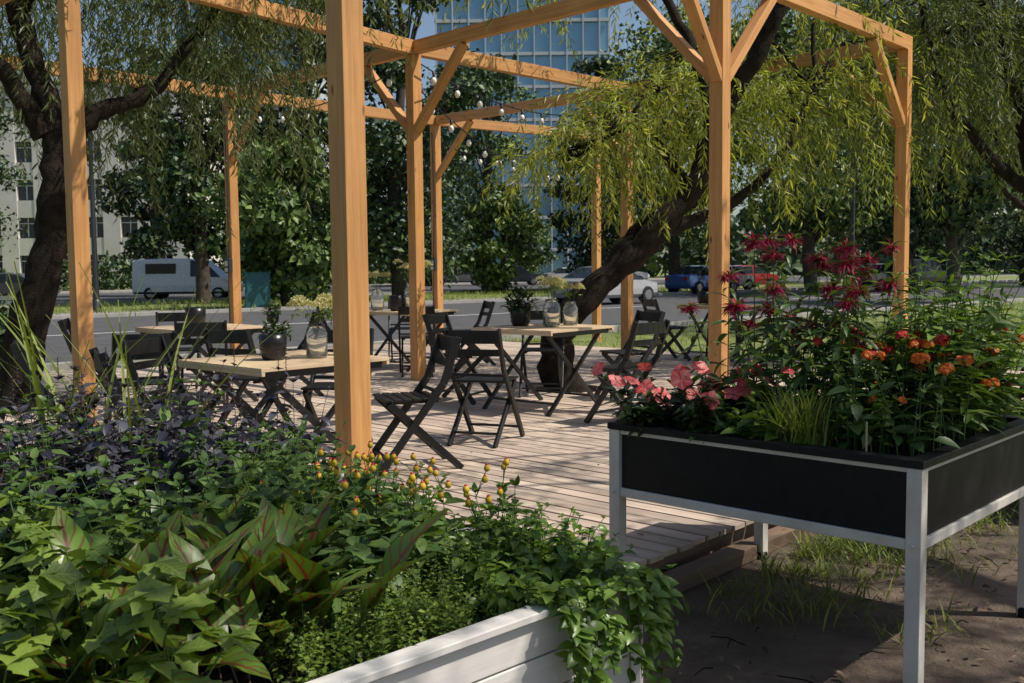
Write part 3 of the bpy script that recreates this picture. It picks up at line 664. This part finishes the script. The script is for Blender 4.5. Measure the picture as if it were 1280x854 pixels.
willow([([(6.2,1.4,0),(6.0,1.5,1.8),(5.5,1.7,3.3),(4.8,2.0,4.8),(3.6,2.3,5.6)],.3,.08),([(5.5,1.7,3.3),(4.4,1.2,4.6),(3.2,1.2,5.3),(2.2,1.6,5.5)],.15,.04),  # unseen willow beside the camera, added to shade the planters
        ([(5.5,1.7,3.3),(5.6,3.5,4.8),(5.3,5.5,5.6),(5.0,7.5,5.9)],.14,.03)],
       [(x,y,z,r,int(n),.5,1.0) for x,y,z,r,n in[(2.2,1.6,5.5,.45,16),(2.8,2.4,5.5,.5,24),(3.4,1.6,5.5,.5,24),(3.6,2.6,5.6,.5,24),(4.2,3.1,5.6,.55,30),(4.2,2.1,5.4,.5,22),(5.0,2.8,5.5,.55,32),(4.9,3.5,5.7,.5,22),(5.6,3.2,5.5,.5,26),(3.4,3.3,5.7,.4,12),
        (3.2,4.7,5.8,.25,12),(4.4,5.1,5.7,.3,16),(5.3,5.9,5.7,.35,18),(3.9,6.6,5.9,.25,12),(4.9,7.4,5.9,.3,16),(5.9,7.1,5.7,.35,14),(2.4,5.4,6.0,.2,9),(5.6,4.6,5.6,.4,18)]],M_will,.14)  # sparse off-frame clusters added to dapple the deck

# ---------------------------------------------------------------- broadleaf trees
def btree(x,y,h,r,mat,n=7000,z0=.25,ls=.32,name='broadleaf_tree'):
    n=int(n*1.2);root=empty(name);b=MB()
    q=smooth_path([(x,y,0),(x+.1*r*rng.normal(),y,h*.3),(x+.15*rng.normal(),y,h*.6),(x,y,h*.88)],5,.03);b.tube(q,np.linspace(h*.022+.06,.05,len(q)),8)
    f=MB();K=int(20+r*4);cl=[]
    for i in range(K):
        t=rng.uniform(z0,1);az=rng.uniform(0,6.28);rr=r*math.sin(math.pi*min(max((t-z0)/(1.06-z0),.08),.97))**.6*rng.uniform(.45,1.0)
        c=np.array([x+math.cos(az)*rr,y+math.sin(az)*rr,h*t*.95]);cl.append((c,r*rng.uniform(.18,.42)))
        k=min(int(t*len(q)*.7),len(q)-1);b.tube([q[k],(q[k]+c)/2+Z*.2,c],[.09,.05,.02],5,cap=False)
    per=n//K
    for c,cr in cl:
        u=nrm(rng.normal(size=(per,3)));R_=cr*rng.uniform(.25,1.3,(per,1))**.7*np.array([1.3,1.3,.7])
        f.inst(T_clump,c+u*R_,frames(rng.normal(size=(per,3))+Z*-.3,u+rng.normal(size=(per,3))*.6,rng.uniform(.5,1.3,per)*ls),0)
    b.build('trunk',[M_barkL],root);f.build('crown',[mat],root)
for t in[(-10.2,50,17,5.0,M_tree,14000,.08),(-5.2,47,18,3.8,M_tree,13000,.08),(-13.6,44,13,3.0,M_tree,8000),(-8.6,38,6.2,2.2,M_tree2,9000,.08),(9.5,58,16,4.6,M_tree2,12000),
         (14.5,48,14,4.8,M_tree2,13000,.22),(21,52,15,5.8,M_tree,13000,.15),(31,60,16,7,M_tree,10000,.12),(-36,62,15,5,M_tree,8000,.1),(-26,42,8,2.6,M_tree,6000,.12),
         (-7,84,18,5,M_tree,8000,.05),(-1.6,66,16,3.0,M_tree2,6000,.3),(5.6,64,15,3.0,M_tree,8000,.1),(-.5,58,5.5,2.2,M_tree2,6000,.1),(1.5,100,7,2.5,M_tree2,4000,.05),(26,80,17,7,M_tree2,8000),(40,72,18,8,M_tree,9000,.1),(-40,50,16,6,M_tree,8000,.1),(16,36,9,2.6,M_tree,6000,.35),
         (-20.5,58,9,2.4,M_tree,5000,.3)]:
    btree(*t[:6],z0=t[6] if len(t)>6 else .2)
def shrub(x,y,r,h,mat,n=2500,ls=.12):
    b=MB();
    for i in range(9):
        c=np.array([x+rng.normal()*r*.5,y+rng.normal()*r*.5,h*rng.uniform(.3,.7)]);k=n//9;u=nrm(rng.normal(size=(k,3)));q=c+u*np.array([r*.45,r*.45,h*.4])*rng.uniform(.5,1.1,(k,1));q[:,2]=np.maximum(q[:,2],.03)
        b.inst(T_clump,q,frames(rng.normal(size=(k,3)),u+rng.normal(size=(k,3))*.6,rng.uniform(.6,1.2,k)*ls),0)
        b.tube([(x,y,0),(x*.5+c[0]*.5,y*.5+c[1]*.5,c[2]*.5),c],[.03,.02,.008],5,1)
    b.build('shrub',[mat,M_bark])
for s in[(-8.2,15.2,.7,1.0,M_tree),(-10.5,16,1.0,1.5,M_tree),(-20,36,1.2,1.3,M_tree),(3.3,5.6,.4,.9,M_tree2),(3.9,6.2,.5,1.1,M_tree2)]:
    shrub(*s)
b=MB();n=26000;x=rng.uniform(-170,190,n);y=rng.uniform(125,150,n);hh=9+4*np.sin(x*.11)+3*np.sin(x*.37+1);z=rng.uniform(0,1,n)*hh
b.inst(T_clump,np.c_[x,y,z],frames(rng.normal(size=(n,3)),rng.normal(size=(n,3)),rng.uniform(1,2.4,n)),0);b.build('distant_trees',[M_tree])
b=MB();n=26000;q=rng.uniform(-60,70,n);hh=1.9+.6*np.sin(q*.5)+.5*np.sin(q*1.3+1);z=rng.uniform(0,1,n)*hh;nn=81.5+rng.normal(size=n)*.9
b.inst(T_clump,q[:,None]*R+nn[:,None]*Nn+z[:,None]*Z,frames(rng.normal(size=(n,3)),rng.normal(size=(n,3)),rng.uniform(.25,.6,n)),0);b.build('hedge',[M_tree])

# ---------------------------------------------------------------- grass
def grass(name,pts,l0,l1,mat=M_grass,T=T_gr):
    b=MB();n=len(pts);az=rng.uniform(0,6.28,n);tl=rng.uniform(.1,.9,n)
    b.inst(T,pts,frames(np.c_[np.cos(az)*tl,np.sin(az)*tl,np.ones(n)],np.c_[-np.cos(az),-np.sin(az),np.full(n,.3)],rng.uniform(l0,l1,n)),0);b.build(name,[mat])
pts=[]
while len(pts)<4200:
    a=rng.uniform(3.3,8);bb=2.24-abs(rng.normal())*.3;p=ab(a,bb)
    if a<4.1 and rng.uniform()<.7: continue
    c=math.sin(a*7)+math.sin(a*17+bb*9)
    if c>-.4: pts.append([p[0]+rng.normal()*.02,p[1],0])
for k in range(16):
    c=np.array([rng.uniform(1,3.4),rng.uniform(2.9,6)]);
    for i in range(22): pts.append([c[0]+rng.normal()*.05,c[1]+rng.normal()*.05,0])
grass('grass_tufts',np.array(pts),.05,.15,T=leafT(.07,3,.5,.2,.4))
n=38000;x=rng.uniform(-14,24,n);y=rng.uniform(5,36,n);nn=x*Nn[0]+y*Nn[1];pa=x*A[0]+y*A[1];pb=x*Bv[0]+y*Bv[1]
ok=(nn<14.8)&~((pa>2.3)&(pa<12.8)&(pb>2.0)&(pb<13.4))&(np.hypot(x-1.5,y-2.2)>4.2);
grass('lawn_grass',np.c_[x,y,np.zeros(n)][ok],.08,.22)
n=12000;r=rng.uniform(-20,50,n);q=rng.uniform(32.3,45.7,n);grass('verge_grass',r[:,None]*R+q[:,None]*Nn,.15,.35)
b=MB();n=900;x=rng.uniform(.4,4,n);y=rng.uniform(1.8,6,n);ok=(x*Bv[0]+y*Bv[1])<2.2;x=x[ok];y=y[ok];n=len(x)
b.inst(T_ovate,np.c_[x,y,np.full(n,.022)],frames(np.c_[rng.normal(size=(n,2)),rng.normal(size=n)*.15],np.tile(Z,(n,1))+rng.normal(size=(n,3))*.3,rng.uniform(.015,.045,n)),0)
n=70;aa_=rng.uniform(2.8,10,n);bb_=rng.uniform(2.6,9,n);pp=np.array([ab(i,j,DZ+.006) for i,j in zip(aa_,bb_)])
b.inst(T_lance,pp,frames(np.c_[rng.normal(size=(n,2)),np.zeros(n)],np.tile(Z,(n,1)),rng.uniform(.03,.07,n)),0)
for i in range(45):
    p=np.array([rng.uniform(.6,3.5),rng.uniform(2,5),.02]);
    if p@Bv>2.1: continue
    d=np.array([rng.normal(),rng.normal(),0])*.09;b.tube([p,p+d*.5+Z*.012,p+d],.0025,4,1)
M_lit=leaf('dry_leaf',(.08,.05,.03),(.22,.16,.10),.1,.8,tcol=(1,1,1));b.build('leaf_litter',[M_lit,M_bark])

# ---------------------------------------------------------------- cars
M_tyre=flat('tyre_rubber',(.015,.015,.015),.8);M_cglass=flat('car_glass',(.02,.025,.03),.05);M_hub=flat('wheel_alloy',(.4,.4,.42),.3,.8)
M_tail=flat('tail_light',(.4,.01,.01),.2);M_head=flat('head_light',(.7,.7,.7),.1)
def car(x,y,ang,col,kind='car'):
    pm=flat('car_paint',col,.25);pm.node_tree.nodes['Principled BSDF'].inputs['Coat Weight'].default_value=.6
    b=MB()
    if kind=='van':  st=[(-2.5,.45,.9,.95,.80),(-2.48,.3,1.15,1.98,.88),(-1.2,.3,1.15,2.05,.95),(.3,.3,1.15,2.05,.95),(.4,.3,1.15,2.03,.95),(1.0,.3,1.15,1.95,.93),(1.85,.3,1.10,1.14,.93),(2.45,.35,.85,.9,.85),(2.6,.45,.7,.73,.7)];gl=[0,0,0,0,1,1,0,0];ws=5
    elif kind=='suv': st=[(-2.3,.5,.95,1.0,.75),(-2.25,.3,1.0,1.35,.85),(-1.7,.28,1.0,1.62,.90),(-.5,.28,1.0,1.68,.92),(-.4,.28,1.0,1.68,.92),(.5,.28,1.0,1.6,.92),(1.15,.28,.98,1.02,.92),(2.1,.32,.85,.9,.86),(2.3,.45,.65,.7,.72)];gl=[0,1,1,0,1,1,0,0];ws=5
    else: st=[(-2.2,.45,.85,.9,.72),(-2.1,.28,.92,.97,.82),(-1.55,.25,.92,1.0,.88),(-.85,.25,.92,1.4,.89),(-.1,.25,.92,1.45,.89),(0,.25,.92,1.45,.89),(.45,.25,.92,1.38,.89),(1.15,.25,.9,.94,.88),(2.05,.3,.75,.8,.82),(2.2,.42,.6,.64,.7)];gl=[0,0,1,1,0,1,1,0,0];ws=6
    rings=[]
    for X,zb,zl,zr,w in st:
        cab=zr-zl>.15;wr=w-(.16 if cab else .04)
        half=[(w*.9,zb),(w,zb+.12),(w*1.0,(zb+zl)/2),(w*.97,zl),(wr+.02,zr-.06 if cab else zr-.01),(wr*.85,zr)]
        ring=[(X,-a_,z_) for a_,z_ in half]+[(X,a_,z_) for a_,z_ in half[::-1]]
        rings.append(ring)
    n=12;V=np.array(rings).reshape(-1,3);F=[];Mi=[]
    for i in range(len(st)-1):
        for q in range(n):
            r=(q+1)%n;F.append([i*n+q,(i+1)*n+q,(i+1)*n+r,i*n+r])
            g=0
            if gl[i] and q in(3,7): g=1
            if i==ws and q in(4,5,6,3,7): g=1
            if kind!='van' and st[i][3]<st[i+1][3]-.2 and q in(4,5,6): g=1
            Mi.append(g)
    F=np.array(F)[:,::-1];b.add(V,F,None,Mi)
    b.add(V[:n],[list(range(n))[::-1]],None,0);b.add(V[-n:],[list(range(n))],None,0)
    Lx=st[-1][0];wb=(-1.45,1.4) if kind!='van' else (-1.6,1.75)
    for wx in wb:
        for sy in(-1,1):
            c=np.array([wx,sy*.80,.33]);d=np.array([0,sy*.13,0]);b.tube([c-d,c-d*.0,c+d*.9,c+d],[.33,.335,.33,.29],18,2,False);b.tube([c+d,c+d*1.06],[.2,.17],12,3,False)
    for sy in(-.6,.6):
        b.box((st[0][0]+.02,sy,.78),(.06,.26,.16),0,4);b.box((Lx-.14,sy,.66),(.16,.26,.12),0,5)
    if kind=='van':
        b.box((0,0,.36),(4.7,1.93,.10),0,2)
        for sy in(-1,1): b.box((-1.05,sy*.90,1.55),(1.5,.03,.5),0,1)
    b.build('white_van' if kind=='van' else 'parked_car',[pm,M_cglass,M_tyre,M_hub,M_tail,M_head],bevel=.02,loc=(x,y,.03),rot=ang)
car(-16.2,50,.0,(.8,.8,.8),'van');car(.3,82,.12,(.03,.035,.04),'suv');car(5,84,.15,(.5,.5,.5));car(3.6,38,.72,(.4,.41,.42));car(24,58,.5,(.02,.02,.025),'suv');car(19.8,53,.6,(.05,.05,.055))
car(10,52,.72,(.03,.09,.28));car(14.5,62,.5,(.3,.02,.02));car(12,57,.7,(.55,.55,.55));car(-4.5,84,.1,(.12,.12,.13));car(9.5,86,.1,(.6,.6,.6),'suv');car(-26,52,.2,(.06,.06,.07))
b=MB();b.box((0,0,.68),(.9,.45,1.3),0,0);b.box((0,0,1.345),(.98,.53,.03),0,0);b.box((0,0,.015),(1,.55,.06),0,1);b.box((-.22,-.2275,.68),(.4,.006,1.1),0,0);b.box((.22,-.2275,.68),(.4,.006,1.1),0,0)
b.build('utility_cabinet',[noisy('teal_paint',(.02,.09,.11),(.03,.13,.15),4,.5,.1),M_kerb],bevel=.006,loc=(-9.4,36.9,.02),rot=.3)
for x,y in((14,41),(-15,36)):
    b=MB();b.tube([(0,0,0),(0,0,4),(0,0,7.8),(.3,-.3,8.4),(1.2,-1.2,8.6)],[.11,.08,.06,.045,.04],10,0);b.lathe([(.16,0),(.16,.4),(.12,.45)],(0,0,0),12,0);b.beam((1.1,-1.1,8.58),(1.6,-1.6,8.62),.26,.1,m=0)
    b.build('street_lamp',[M_metal],loc=(x,y,0))

# ---------------------------------------------------------------- buildings
M_plast=noisy('beige_plaster',(.60,.57,.50),(.72,.69,.62),.8,.9,.1);M_brick=noisy('brown_brick',(.15,.08,.055),(.24,.14,.1),3,.9,.2)
M_win=flat('window_glass',(.03,.04,.05),.06);M_bl=flat('blue_glass',(.24,.42,.56),.08,.3);M_mull=flat('mullion',(.55,.58,.6),.4)
def block(name,x0,x1,y,h,dep,fl,bay,mw,mg,pier=.9,spand=1.3,frame=None):
    root=empty(name);b=MB();cx=(x0+x1)/2;b.box((cx,y+dep/2+.35,h/2),(x1-x0,dep,h),0,0);b.build('glazing',[mg],root)
    b=MB();nf=int(h/fl)
    for i in range(nf+1): b.box((cx,y+.1,min(i*fl+spand/2-.3,h-.2)),(x1-x0+.4,.30,spand),0,0)
    nb=int((x1-x0)/bay)
    for i in range(nb+1): b.box((x0+i*bay,y+.12,h/2),(pier,.44,h),0,0)
    for sx in(x0-.06,x1+.06): b.beam((sx,y+.3,h/2),(sx,y+dep,h/2),.15,h)
    b.box((cx,y+dep/2,h+.25),(x1-x0+.9,dep+.9,.5),0,0);b.build('walls',[mw],root)
    if frame:
        b=MB()
        for i in range(nb):
            for k in range(nf):
                c=(x0+(i+.5)*bay,y+.30,k*fl+fl*.5+.55);b.box(c,(.07,.08,fl-spand),0,0);b.box((c[0],y+.29,c[2]+.3),(bay-pier,.06,.07),0,0)
        b.build('window_frames',[frame],root)
block('white_apartment_building',-62,-29,88,18,14,3.3,3.0,M_plast,M_win,1.5,1.5,M_line)
block('brick_apartment_building',-100,-63.5,80,20,14,3.3,3.2,M_brick,M_win,1.6,1.5,M_line)
block('glass_office_building',-8,11,112,44,20,3.6,1.8,M_mull,M_bl,.14,.35)
block('glass_office_building',-46,-28,140,46,20,3.6,2,M_mull,M_bl,.2,.5)

# ---------------------------------------------------------------- light, sky, camera
ts=np.array([.72,-.14,1.0]);ts=ts/np.linalg.norm(ts);el=math.asin(ts[2]);azr=math.atan2(ts[0],ts[1])
w=bpy.data.worlds.new('World');scene.world=w;w.use_nodes=True;nt=w.node_tree;bg=nt.nodes['Background']
sk=nt.nodes.new('ShaderNodeTexSky');sk.sky_type='NISHITA';sk.sun_disc=False;sk.sun_elevation=el;sk.sun_rotation=azr;sk.dust_density=1.5;nt.links.new(sk.outputs[0],bg.inputs[0]);bg.inputs[1].default_value=.105
sl=bpy.data.lights.new('sun','SUN');sl.energy=5.0;sl.angle=math.radians(.5);sl.color=(1,.93,.83);so=bpy.data.objects.new('sun',sl);scene.collection.objects.link(so)
so.rotation_euler=Vector(ts).to_track_quat('Z','Y').to_euler();so.location=(10,5,20)
cd=bpy.data.cameras.new('camera');co=bpy.data.objects.new('camera',cd);scene.collection.objects.link(co);cd.lens=35;cd.sensor_width=36;cd.clip_end=2000
co.matrix_world=Matrix.Translation((0,0,1.42))@Matrix.Rotation(math.radians(90-4.2),4,'X')@Matrix.Rotation(math.radians(-.6),4,'Z')
cd.dof.use_dof=True;cd.dof.focus_distance=4.5;cd.dof.aperture_fstop=9
scene.camera=co
scene.view_settings.view_transform='Standard';scene.view_settings.look='None';scene.view_settings.exposure=0
